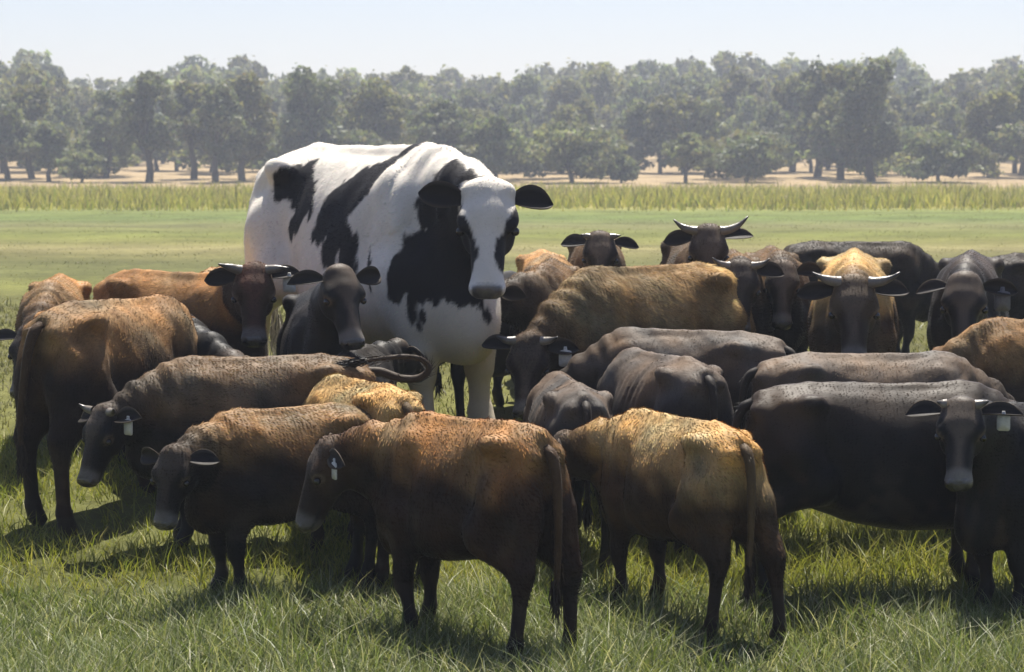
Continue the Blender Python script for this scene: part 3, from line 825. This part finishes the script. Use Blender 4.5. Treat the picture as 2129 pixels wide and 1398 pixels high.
        fi = rs.choice(len(Q), fur, p=ar / ar.sum()); r1 = rs.uniform(size=(fur, 4)); r1 /= r1.sum(1)[:, None]
        p = (V[Q[fi]] * r1[:, :, None]).sum(1); nn = fn[fi]
        fl_ = np.tile(V3(-.75, 0, -.65), (fur, 1)) + .55 * np.stack([nz(p + 20, 2.2), nz(p + 40, 2.2), nz(p + 60, 2.2)], 1) + rs.normal(0, .18, (fur, 3))
        fl_[onhead[fi]] = -F + rs.normal(0, .35, (int(onhead[fi].sum()), 3))
        fl_ -= nn * (fl_ * nn).sum(1)[:, None]; fl_ /= np.linalg.norm(fl_, axis=1)[:, None] + 1e-9
        sd = np.cross(nn, fl_)
        ln_ = fur_len / scale * rs.uniform(.5, 1.3, (fur, 1)) * np.where(onhead[fi], .55, 1.0)[:, None]; wd_ = fur_wide / scale * rs.uniform(.6, 1.3, (fur, 1))
        tipp = p + fl_ * ln_ + nn * ln_ * fur_lift * rs.uniform(.08, .32, (fur, 1))
        rt_ = p - nn * .002
        FV = np.stack([rt_ - sd * wd_, rt_ + sd * wd_, tipp], 1).reshape(-1, 3)
        fc = (C[Q[fi]].mean(1)) * rs.uniform(1 - fur_var, 1 + fur_var, (fur, 1)) * (1 + fur_var * nz(p + 70, 9.0))[:, None] * (1 + rs.normal(0, .05, (fur, 3))); fc = np.clip(fc, .003, .85)
        fm = mesh_from("coat_hair", FV, None, np.arange(fur * 3).reshape(-1, 3), False, np.repeat(fc, 3, 0), [M_FUR])
        FURS.append((fm,))

    root = link(name, None, label=label, cat=cat, group=GROUP, loc=(x, d, z0), rot=(0, 0, R(heading)))
    root.scale = (scale,) * 3
    link("body", body, root)
    if fur: link("coat_hair", fm, root, kind="stuff")
    # ---- tail switch
    sw = Acc(); n = 420
    kt = rs.randint(1, 28, n); rt = P[kt] + rs.normal(0, .012, (n, 3)); tg_ = P[np.minimum(kt + 1, 28)] - P[kt - 1]; tg_ /= np.linalg.norm(tg_, axis=1)[:, None]
    wv = np.cross(tg_, rs.normal(size=(n, 3))); wv /= np.linalg.norm(wv, axis=1)[:, None]
    TV3 = np.stack([rt - wv * .003, rt + wv * .003, rt + tg_ * rs.uniform(.03, .07, (n, 1)) * (1.0 if tail_path is None else 1.5) + rs.normal(0, .014 if tail_path is None else .022, (n, 3))], 1).reshape(-1, 3)
    sw.add(TV3, None, np.arange(n * 3).reshape(-1, 3), np.repeat(tcol[None] * rs.uniform(.7, 1.5, (n, 1)), 3, 0))
    n = 70
    e = P[-1]; dr = P[-1] - P[-3]; dr /= np.linalg.norm(dr); dr = dr * .35 + V3(0, 0, -1) * .65 if tail_path is None else dr
    rt = e[None] + rs.normal(0, .010, (n, 3))
    L1 = rs.uniform(.12, .25, n)
    m1 = rt + dr * (L1 * .5)[:, None] + rs.normal(0, .012, (n, 3)); m2 = rt + dr * L1[:, None] + rs.normal(0, .022, (n, 3))
    wv = np.cross(dr, rs.normal(size=(n, 3))); wv /= np.linalg.norm(wv, axis=1)[:, None]; wv *= .005
    SV = np.stack([rt - wv, rt + wv, m1 - wv, m1 + wv, m2], 1).reshape(-1, 3); b0 = np.arange(n) * 5
    hc = np.array(hair_col) if hair_col is not None else pts * 1.5
    sw.add(SV, np.stack([b0, b0 + 1, b0 + 3, b0 + 2], 1), np.stack([b0 + 2, b0 + 3, b0 + 4], 1), np.repeat(hc[None] * rs.uniform(.6, 1.6, (n, 1)), 5, 0))
    link("tail_switch", sw.mesh("tail_switch", [M_HAIR]), root)
    # ---- eyes
    if eyes:
        for sg in (1, -1):
            c = hpnt(.193, sg * .1055 * HW, .000); r = .0205 * hs
            EV = []; EQ = []
            for i in range(7):
                for j in range(10):
                    th, ph = math.pi * (i + .5) / 7, 2 * math.pi * j / 10
                    EV.append(c + r * V3(math.sin(th) * math.cos(ph), math.sin(th) * math.sin(ph), math.cos(th)))
            for i in range(6):
                for j in range(10): EQ.append((i * 10 + j, (i + 1) * 10 + j, (i + 1) * 10 + (j + 1) % 10, i * 10 + (j + 1) % 10))
            a = Acc(); a.add(EV, EQ, None, (.012, .009, .007)); link("eye", a.mesh("eye", [M_EYE]), root)
    # ---- horns
    if horns:
        for sg, hspec in zip((1, -1), horns if isinstance(horns, (list, tuple)) and isinstance(horns[0], (list, tuple)) else (horns, horns)):
            ln, d0, d1, r0 = hspec; ln = ln * rs.uniform(.82, 1.12); d1 = np.array(d1) + rs.normal(0, .16, 3); d0 = np.array(d0) + rs.normal(0, .08, 3)   # length, start direction (F, out, U), end direction, base radius
            k = np.linspace(0, 1, 9); p = hpnt(.005, sg * .070 * HW, .042); pth = [p]
            for i in range(8):
                t = i / 7
                v = np.array(d0) * (1 - t) + np.array(d1) * t
                v = F * v[0] + Lf * sg * v[1] + U * v[2]; v /= np.linalg.norm(v)
                p = p + v * ln / 8; pth.append(p)
            HV, HQ, HT = tube(pth, r0 * (1 - .85 * k ** 1.4) * (1 + .05 * np.sin(k * 40)), 10)
            kk = np.concatenate([np.repeat(k, 10), [1.0]])
            hc_ = np.array([.17, .15, .125])[None] * rs.uniform(.7, 1.15) * (1 - .25 * (np.sin(kk * 46) > .2))[:, None] * (1 - sstep(.40, .85, kk))[:, None] + np.array([.03, .027, .025])[None] * sstep(.45, .85, kk)[:, None]
            a = Acc(); a.add(HV, HQ, HT, hc_); link("horn", a.mesh("horn", [M_HORN]), root)
    # ---- ear tags
    for tg in tags:
        sg, tc_, sz = tg
        p, ax, wd, nr = earpos[sg]
        down = V3(0, 0, -1)
        n_ = nr + F * .0; n_ = n_ - down * (n_ @ down); n_ /= np.linalg.norm(n_) + 1e-9
        xx = np.cross(-down, n_)
        TV = (TAGV[:, 0:1] * xx + TAGV[:, 1:2] * n_ + TAGV[:, 2:3] * (-down)) * sz + p + n_ * .012 + down * .055 * sz
        a = Acc(); a.add(TV, TAGQ, TAGT, tc_); tg_o = link("ear_tag", a.mesh("ear_tag", [M_TAG], smooth=False), root)
        BV = np.array([p + n_ * .015 + .008 * (math.cos(i * .785) * xx + math.sin(i * .785) * down) for i in range(8)] + [p + n_ * .022])
        a = Acc(); a.add(BV, None, [(i, (i + 1) % 8, 8) for i in range(8)], np.array(tc_) * .9); link("stud", a.mesh("stud", [M_TAG], smooth=False), tg_o)
    CATTLE[label] = (root, poll, hpnt(.5, 0, -.04), V3(.44 * lx, 0, 1.245), V3(-.72 * lx, 0, 1.2), feet)
    return root

# ---- coat colours (back, side): real hair tones with sunlit tops and shaded sides painted in
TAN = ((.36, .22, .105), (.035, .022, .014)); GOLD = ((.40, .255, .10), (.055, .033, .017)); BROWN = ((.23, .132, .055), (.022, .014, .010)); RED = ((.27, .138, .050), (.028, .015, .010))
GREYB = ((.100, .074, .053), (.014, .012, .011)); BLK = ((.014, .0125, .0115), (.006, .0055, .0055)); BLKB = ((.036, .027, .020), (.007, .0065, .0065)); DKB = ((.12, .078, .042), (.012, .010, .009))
PB = (.0085, .008, .0078); PBR = (.020, .013, .010)
WT = (.55, .54, .50)
def X(px, d): return (px - 1064.5) / FPX * d
STUB = (.075, (.1, 1, .5), (.1, .8, .7), .022)
SHORT = (.12, (.05, 1, .25), (-.3, .7, .6), .031)

# ---- the giant black and white steer
def paint_giant(P, poll, HM, hs, nz, lx):
    H = (P - poll) @ HM.T / hs
    W = np.array([.66, .615, .54]); K = np.array([.012, .012, .015])
    C = np.tile(W, (len(P), 1))
    n = .014 * nz(P, 3.0) + .016 * nz(P * np.array([1, 1, .22]) + 3, 16.0) + .010 * nz(P * np.array([1, 1, .3]) + 8, 34.0)
    blk = np.zeros(len(P))
    for i, (a, b, r1, r2) in enumerate(GIANT_PATCHES):
        a = np.array(a, float); b = np.array(b, float); ba = b - a
        t = np.clip(((P - a) @ ba) / (ba @ ba + 1e-9), 0, 1)
        d = np.linalg.norm(P - a - t[:, None] * ba, axis=1) - (r1 + (r2 - r1) * t) * (1.5 if i < 9 else 1.12)
        blk = np.maximum(blk, sstep(.010, -.006, d + n))
    inhead = (H[:, 0] > -.06) & (np.abs(H[:, 1]) < .18) & (np.abs(H[:, 2]) < .25)
    hw = np.interp(H[:, 0], [-.05, .02, .12, .18, .25, .33, .40, .6], [.13, .13, .115, .08, .048, .042, .07, .2])
    wh = sstep(.006, -.006, np.abs(H[:, 1]) + n * .6 - hw) * sstep(-.065, -.045, H[:, 2] + .3 * sstep(.3, .42, H[:, 0]))
    wh = np.maximum(wh, sstep(.38, .40, H[:, 0]))
    blk = np.where(inhead, 1 - wh, blk)[:, None]
    C = C * (1 - blk) + K * blk
    nose = inhead & (H[:, 0] > .462) & (H[:, 2] > -.085) & (np.abs(H[:, 1]) < .062)
    nw = (sstep(.452, .47, H[:, 0]) * sstep(.075, .06, np.abs(H[:, 1])) * sstep(-.095, -.08, H[:, 2]) * inhead)[:, None]
    C = C * (1 - nw) + np.array([.085, .078, .080]) * nw
    dirt = np.clip(sstep(.75, .35, P[:, 2] + .08 * nz(P, 2.0)) * .5 + .25 * sstep(.2, .9, nz(P + 4, 2.5)) * sstep(1.1, .8, P[:, 2]), 0, 1)[:, None] * (1 - blk)
    C = C * (1 - dirt) + C * np.array([.78, .70, .55]) * dirt
    C[P[:, 2] < .05] = (.05, .04, .035)
    return C, H
GIANT_PATCHES = [   # black patches of the coat as tapered strokes on the animal, in its own coordinates
    ((-0.281, -0.165, 1.150), (-0.379, -0.205, 1.106), 0.037, 0.043),
    ((-0.402, -0.216, 1.093), (-0.402, -0.222, 1.067), 0.039, 0.039),
    ((-0.278, -0.206, 1.079), (-0.229, -0.237, 1.005), 0.076, 0.069),
    ((-0.231, -0.244, 0.984), (-0.302, -0.256, 0.875), 0.056, 0.030),
    ((0.214, -0.164, 1.123), (0.086, -0.241, 0.999), 0.062, 0.067),
    ((0.086, -0.241, 0.999), (-0.034, -0.288, 0.861), 0.063, 0.029),
    ((0.116, -0.274, 0.906), (0.090, -0.307, 0.761), 0.042, 0.038),
    ((0.197, -0.284, 0.846), (0.213, -0.303, 0.662), 0.045, 0.041),
    ((0.324, -0.256, 0.839), (0.362, -0.278, 0.749), 0.008, 0.016),
    ((0.362, -0.278, 0.749), (0.379, -0.282, 0.648), 0.016, 0.008),
    ((0.759, -0.130, 1.125), (0.673, -0.153, 0.976), 0.020, 0.089),
    ((0.835, -0.125, 1.096), (1.000, -0.115, 1.082), 0.028, 0.024),
    ((0.826, -0.240, 0.999), (0.836, -0.138, 0.920), 0.098, 0.108),
    ((0.643, -0.193, 0.817), (0.652, -0.200, 0.678), 0.088, 0.072),
    ((0.575, -0.256, 0.736), (0.538, -0.255, 0.634), 0.052, 0.028),
    ((0.762, -0.133, 0.819), (0.766, -0.111, 0.689), 0.119, 0.089),
    ((0.695, -0.171, 0.658), (0.694, -0.170, 0.603), 0.036, 0.016),
    ((0.776, -0.094, 0.659), (0.801, -0.051, 0.615), 0.060, 0.028),
    ((0.601, -0.223, 0.616), (0.593, -0.208, 0.525), 0.016, 0.010),
    ((0.643, -0.195, 0.547), (0.643, -0.193, 0.527), 0.012, 0.012),
    ((0.609, -0.198, 0.499), (0.611, -0.194, 0.485), 0.008, 0.008),
    ((0.819, -0.027, 0.579), (0.829, -0.002, 0.543), 0.018, 0.014),
    ((.37, -.02, 1.25), (.29, -.10, 1.20), .030, .045), ((.29, -.10, 1.20), (.214, -.164, 1.123), .045, .06),
    ((.72, -.13, 1.13), (.86, -.17, 1.06), .07, .09), ((.74, .08, 1.05), (.86, .12, .78), .10, .12), ((.70, .17, .80), (.74, .16, .66), .11, .05),
    ((.30, .05, 1.22), (.12, .28, .95), .06, .15), ((.10, .30, .85), (.02, .30, .62), .13, .05),
    ((-.45, .2, 1.05), (-.52, .25, .75), .13, .10), ((-.05, .24, 1.08), (-.12, .27, .98), .05, .06),
]
cow("giant black and white steer towering over the brown cattle around it", X(778, 16.9), 16.9, -52, scale=1.76, length=.98, girth=.99, look=-91, neck_pitch=3, neck_yaw=-12, deep=.15, neck_len=.36, head_pitch=-62,
    head_scale=.90, vox=.019, material=M_HOLST, painter=paint_giant, fur=60000, fur_len=.026, fur_var=.10, lt=1.22, poll_wide=1.35, legs=((.10, .03), (.12, .02), (0, 0), (0, 0)), name="giant_steer", seed=3, points=(.012, .012, .014), ear_len=.215, belly=.02, hair_col=(.6, .58, .55), muscle=1.05)

# ---- the herd, left side
cow("brown steer at left edge seen from behind with its dark tail hanging", X(245, 14.4), 14.4, 62, 1.13, length=.9, coat=BROWN, points=PBR, look=70, neck_pitch=-25, head_pitch=-60, seed=10, material=M_SHAG, legs=((.0, 0), (0, 0), (.05, 0), (-.05, 0)), tail=(.1, .0))
cow("brown steer behind the left rear steer, black ear showing", X(112, 16.4), 16.4, -84, 1.0, length=.9, coat=BROWN, look=-105, neck_pitch=-12, neck_yaw=-6, head_pitch=-60, seed=11)
cow("brown horned steer with reddish forehead facing camera, left of giant steer", X(372, 16.3), 16.3, -34, 1.06, length=.92, coat=RED, points=PB, look=-84, neck_pitch=27, neck_yaw=-30, head_pitch=-60, head_scale=1.08, horns=(.15, (0, 1, .3), (.1, .8, .5), .036), tags=((1, WT, 1.3),), seed=12, material=M_SHAG, face=(.09, .042, .03))
cow("tan steer mostly hidden behind the brown horned steer, rump showing", X(455, 17.6), 17.6, 88, .95, length=.9, coat=TAN, seed=13, material=M_SHAG, neck_pitch=-20)
cow("black steer facing camera with raised head against the flank of the giant steer", X(668, 15.3), 15.3, -82, 1.08, length=.9, coat=BLK, points=PB, look=-62, neck_pitch=42, neck_yaw=8, head_pitch=-58, face=(.105, .080, .060), seed=14, fur=22000, fur_len=.018, fur_var=.30, fur_lift=.7, material=M_BLACK)
cow("black calf with pale ear tag below the chest of the giant steer", X(738, 14.5), 14.5, 82, .86, length=.9, coat=BLK, look=60, neck_pitch=16, head_pitch=-30, tags=((1, (.5, .45, .3), 1.1),), seed=15, fur=22000, fur_len=.018, fur_var=.30, fur_lift=.7, material=M_BLACK)
cow("black steer with head lowered between left rear steer and brown horned steer", X(345, 15.4), 15.4, -62, .95, length=.9, coat=BLK, look=-30, neck_pitch=-8, neck_yaw=14, head_pitch=-35, seed=16, fur=22000, fur_len=.018, fur_var=.30, fur_lift=.7, material=M_BLACK, tags=((-1, WT, .9),))
cow("long dark steer facing left with white tag, tail curled over its rump", X(525, 13.55), 13.55, 190, .94, length=1.0, coat=DKB, points=PB, look=-130, neck_pitch=-14, neck_yaw=22, neck_len=.40, head_pitch=-64, horns=SHORT, tags=((1, WT, 1.2),), face=(.105, .080, .060), seed=17,
    tail_path=[(-.77, 0, 1.135), (-.86, .0, 1.13), (-.98, .03, 1.09), (-1.10, .06, 1.09), (-1.17, .09, 1.15), (-1.12, .12, 1.22), (-1.0, .13, 1.245), (-.86, .13, 1.235), (-.74, .13, 1.22)])
cow("tan gold steer seen from behind between dark long steer and brown calf", X(748, 13.0), 13.0, 120, .90, length=.85, coat=GOLD, points=PBR, look=150, neck_pitch=-30, head_pitch=-60, seed=18, material=M_SHAG)
cow("brown calf with grey shoulder facing left, small dark head lowered", X(588, 12.35), 12.35, 208, .86, length=.80, coat=BROWN, points=PB, look=-112, neck_pitch=-2, neck_yaw=26, neck_len=.36, head_pitch=-66, seed=19, legs=((.02, 0), (.04, 0), (.05, 0), (0, 0)))
# ---- the herd, centre
cow("bright brown bull calf nearest the camera, rump right and head left", X(968, 11.1), 11.1, 134, .97, length=.78, girth=.88, lt=1.0, coat=RED, points=PBR, look=186, neck_pitch=2, neck_yaw=34, neck_len=.38, head_pitch=-66, tags=((1, WT, 1.1),), seed=20, legs=((-.06, 0), (.10, 0), (.04, 0), (-.06, 0)), tail=(-.02, 0), rump_drop=-.03, top_from=.84)
cow("tan steer with rump to camera and tagged head turned left behind", X(1410, 11.75), 11.75, 118, .90, length=.92, girth=.88, lt=1.0, coat=GOLD, points=PBR, look=165, neck_pitch=-2, neck_yaw=30, neck_len=.4, head_pitch=-55, tags=((1, (.30, .32, .36), 1.3),), seed=21, legs=((0, 0), (0, 0), (.05, 0), (-.18, -.02)))
cow("grey brown rounded rump between brown bull calf and ribbed grey steer", X(1180, 13.4), 13.4, 98, .85, fur=22000, fur_len=.019, fur_var=.30, fur_lift=.7, coat=GREYB, seed=22, neck_pitch=-30, head_pitch=-60, girth=.98)
cow("grey steer with ribs showing behind the tan steer", X(1372, 13.75), 13.75, 112, .92, length=.95, ribs=.010, fur=22000, fur_len=.019, fur_var=.30, fur_lift=.7, coat=GREYB, seed=23, neck_pitch=-30, head_pitch=-60, girth=.95)
cow("grey backed steer with brown flank standing behind the ribbed steer", X(1425, 14.6), 14.6, 152, .93, fur=22000, fur_len=.019, fur_var=.30, fur_lift=.7, coat=GREYB, seed=24, neck_pitch=-25, look=180, head_pitch=-55)
cow("shaggy brown steer with tan rump, horned head lowered toward the left", X(1345, 15.9), 15.9, 216, 1.12, coat=((.20, .125, .052), (.03, .02, .012)), rump=(.40, .265, .105), top_from=.66, fur_len=.034, fur=44000, points=PBR, look=-100, neck_pitch=-24, neck_yaw=10, neck_len=.46, head_pitch=-66, horns=SHORT, tags=((1, WT, 1.2),), face=(.105, .080, .060), seed=25, material=M_SHAG)
cow("black steer glimpsed between and behind the front legs of the giant steer", X(1012, 17.2), 17.2, 62, .92, coat=BLK, points=PB, seed=45, neck_pitch=-20, head_pitch=-55, fur=0, material=M_BLACK, deep=.18)
cow("tan steer partly hidden just right of the giant steer's head", X(1138, 18.6), 18.6, -84, .93, coat=TAN, look=-60, neck_pitch=-20, seed=26, material=M_SHAG)
cow("dark brown steer below giant steer's muzzle at right, face in profile", X(1140, 17.3), 17.3, -96, .98, length=.9, coat=DKB, look=-150, neck_pitch=4, head_pitch=-40, seed=27)
cow("dark steer with short horns and wide ears facing camera right of giant", X(1240, 19.0), 19.0, -90, 1.02, coat=DKB, points=PB, look=-92, neck_pitch=23, head_pitch=-62, head_scale=1.05, horns=(.09, (0, 1, .2), (-.1, .8, .5), .029), face=(.105, .080, .060), seed=28)
cow("dark steer with longest upturned horns behind the shaggy brown steer", X(1448, 18.4), 18.4, -88, 1.06, coat=DKB, points=PBR, look=-94, neck_pitch=30, head_pitch=-64, head_scale=1.1, horns=(.22, (0, 1, .2), (-.8, .7, .3), .038), face=(.105, .080, .060), seed=29)
# ---- the herd, right side
cow("black horned steer facing camera between shaggy rump and golden steer", X(1530, 17.4), 17.4, -92, 1.03, coat=DKB, points=PB, look=-98, neck_pitch=16, head_pitch=-62, head_scale=1.05, horns=(.14, (0, 1, .2), (-.7, .7, .3), .033), face=(.105, .080, .060), seed=30)
cow("dark narrow faced steer just left of the golden horned steer", X(1612, 17.9), 17.9, -92, 1.02, coat=DKB, points=PB, look=-98, neck_pitch=12, head_pitch=-60, face=(.105, .080, .060), seed=31)
cow("golden steer with dark face and long horns facing the camera squarely", X(1775, 16.4), 16.4, -99, 1.14, coat=GOLD, points=(.02, .014, .010), look=-98, neck_pitch=7, head_pitch=-60, head_scale=1.10, horns=(.18, (.1, 1, .25), (-.55, .75, .35), .038), face=(.105, .080, .060), seed=32, girth=.98)
cow("black steer with only its back showing behind the golden steer", X(1785, 20.2), 20.2, 8, .93, coat=BLKB, seed=33, neck_pitch=-30)
cow("black faced hornless steer with large ears facing camera at right", X(2015, 17.0), 17.0, -104, 1.08, coat=BLKB, points=PB, look=-102, neck_pitch=8, head_pitch=-62, head_scale=1.12, tags=((1, (.12, .12, .13), 1.6),), face=(.105, .080, .060), seed=34, fur=22000, fur_len=.018, fur_var=.30, fur_lift=.7, material=M_BLACK, ear_len=.21)
cow("black steer at far right edge with only its back showing", X(2200, 18.6), 18.6, 20, .95, coat=BLKB, seed=35, neck_pitch=-20)
cow("long grey brown backed steer in front of the golden steer", X(1820, 13.6), 13.6, 8, .93, fur=22000, fur_len=.019, fur_var=.30, fur_lift=.7, length=1.05, coat=GREYB, seed=36, neck_pitch=-25, head_pitch=-55, girth=.98)
cow("shaggy brown steer cut by right edge of the photograph", X(2215, 14.5), 14.5, 172, 1.0, coat=BROWN, points=PBR, seed=37, neck_pitch=-25, head_pitch=-55, material=M_SHAG)
cow("big black steer broadside behind the small horned black calf", X(1850, 12.3), 12.3, 6, .97, length=1.05, deep=.15, coat=BLKB, points=PB, seed=38, neck_pitch=-20, head_pitch=-55, fur=22000, fur_len=.018, fur_var=.30, fur_lift=.7, material=M_BLACK, girth=.98)
cow("black calf with short white horns and white tag facing camera", X(2205, 12.0), 12.0, -150, .92, length=.9, deep=.12, coat=BLK, points=PB, look=-104, neck_pitch=27, neck_yaw=22, head_pitch=-58, head_scale=1.02, head_wide=1.18, ear_len=.225, horns=(.065, (0, 1, .2), (-.3, .8, .3), .031), tags=((1, WT, 1.1),), face=(.105, .080, .060), seed=39, fur=22000, fur_len=.018, fur_var=.30, fur_lift=.7, material=M_BLACK)

# ------------------------------------------------------------------ haze
def build_haze():
    m = bpy.data.materials.new("haze_air"); m.use_nodes = True
    nt = m.node_tree
    for n in list(nt.nodes): nt.nodes.remove(n)
    out = nt.nodes.new("ShaderNodeOutputMaterial"); v = nt.nodes.new("ShaderNodeVolumePrincipled")
    v.inputs['Color'].default_value = (.80, .87, 1.0, 1); v.inputs['Density'].default_value = .0009; v.inputs['Anisotropy'].default_value = .3
    nt.links.new(v.outputs[0], out.inputs['Volume'])
    x0, x1, y0, y1, z0, z1 = -430, 430, -8, 630, -1.5, 24
    V = [(x, y, z) for x in (x0, x1) for y in (y0, y1) for z in (z0, z1)]
    Q = [(0, 1, 3, 2), (4, 6, 7, 5), (0, 4, 5, 1), (2, 3, 7, 6), (0, 2, 6, 4), (1, 5, 7, 3)]
    link("haze", mesh_from("haze", V, Q, smooth=False, mats=[m]), kind="stuff", label="thin pale summer haze over the field and trees", cat="haze")
build_haze()
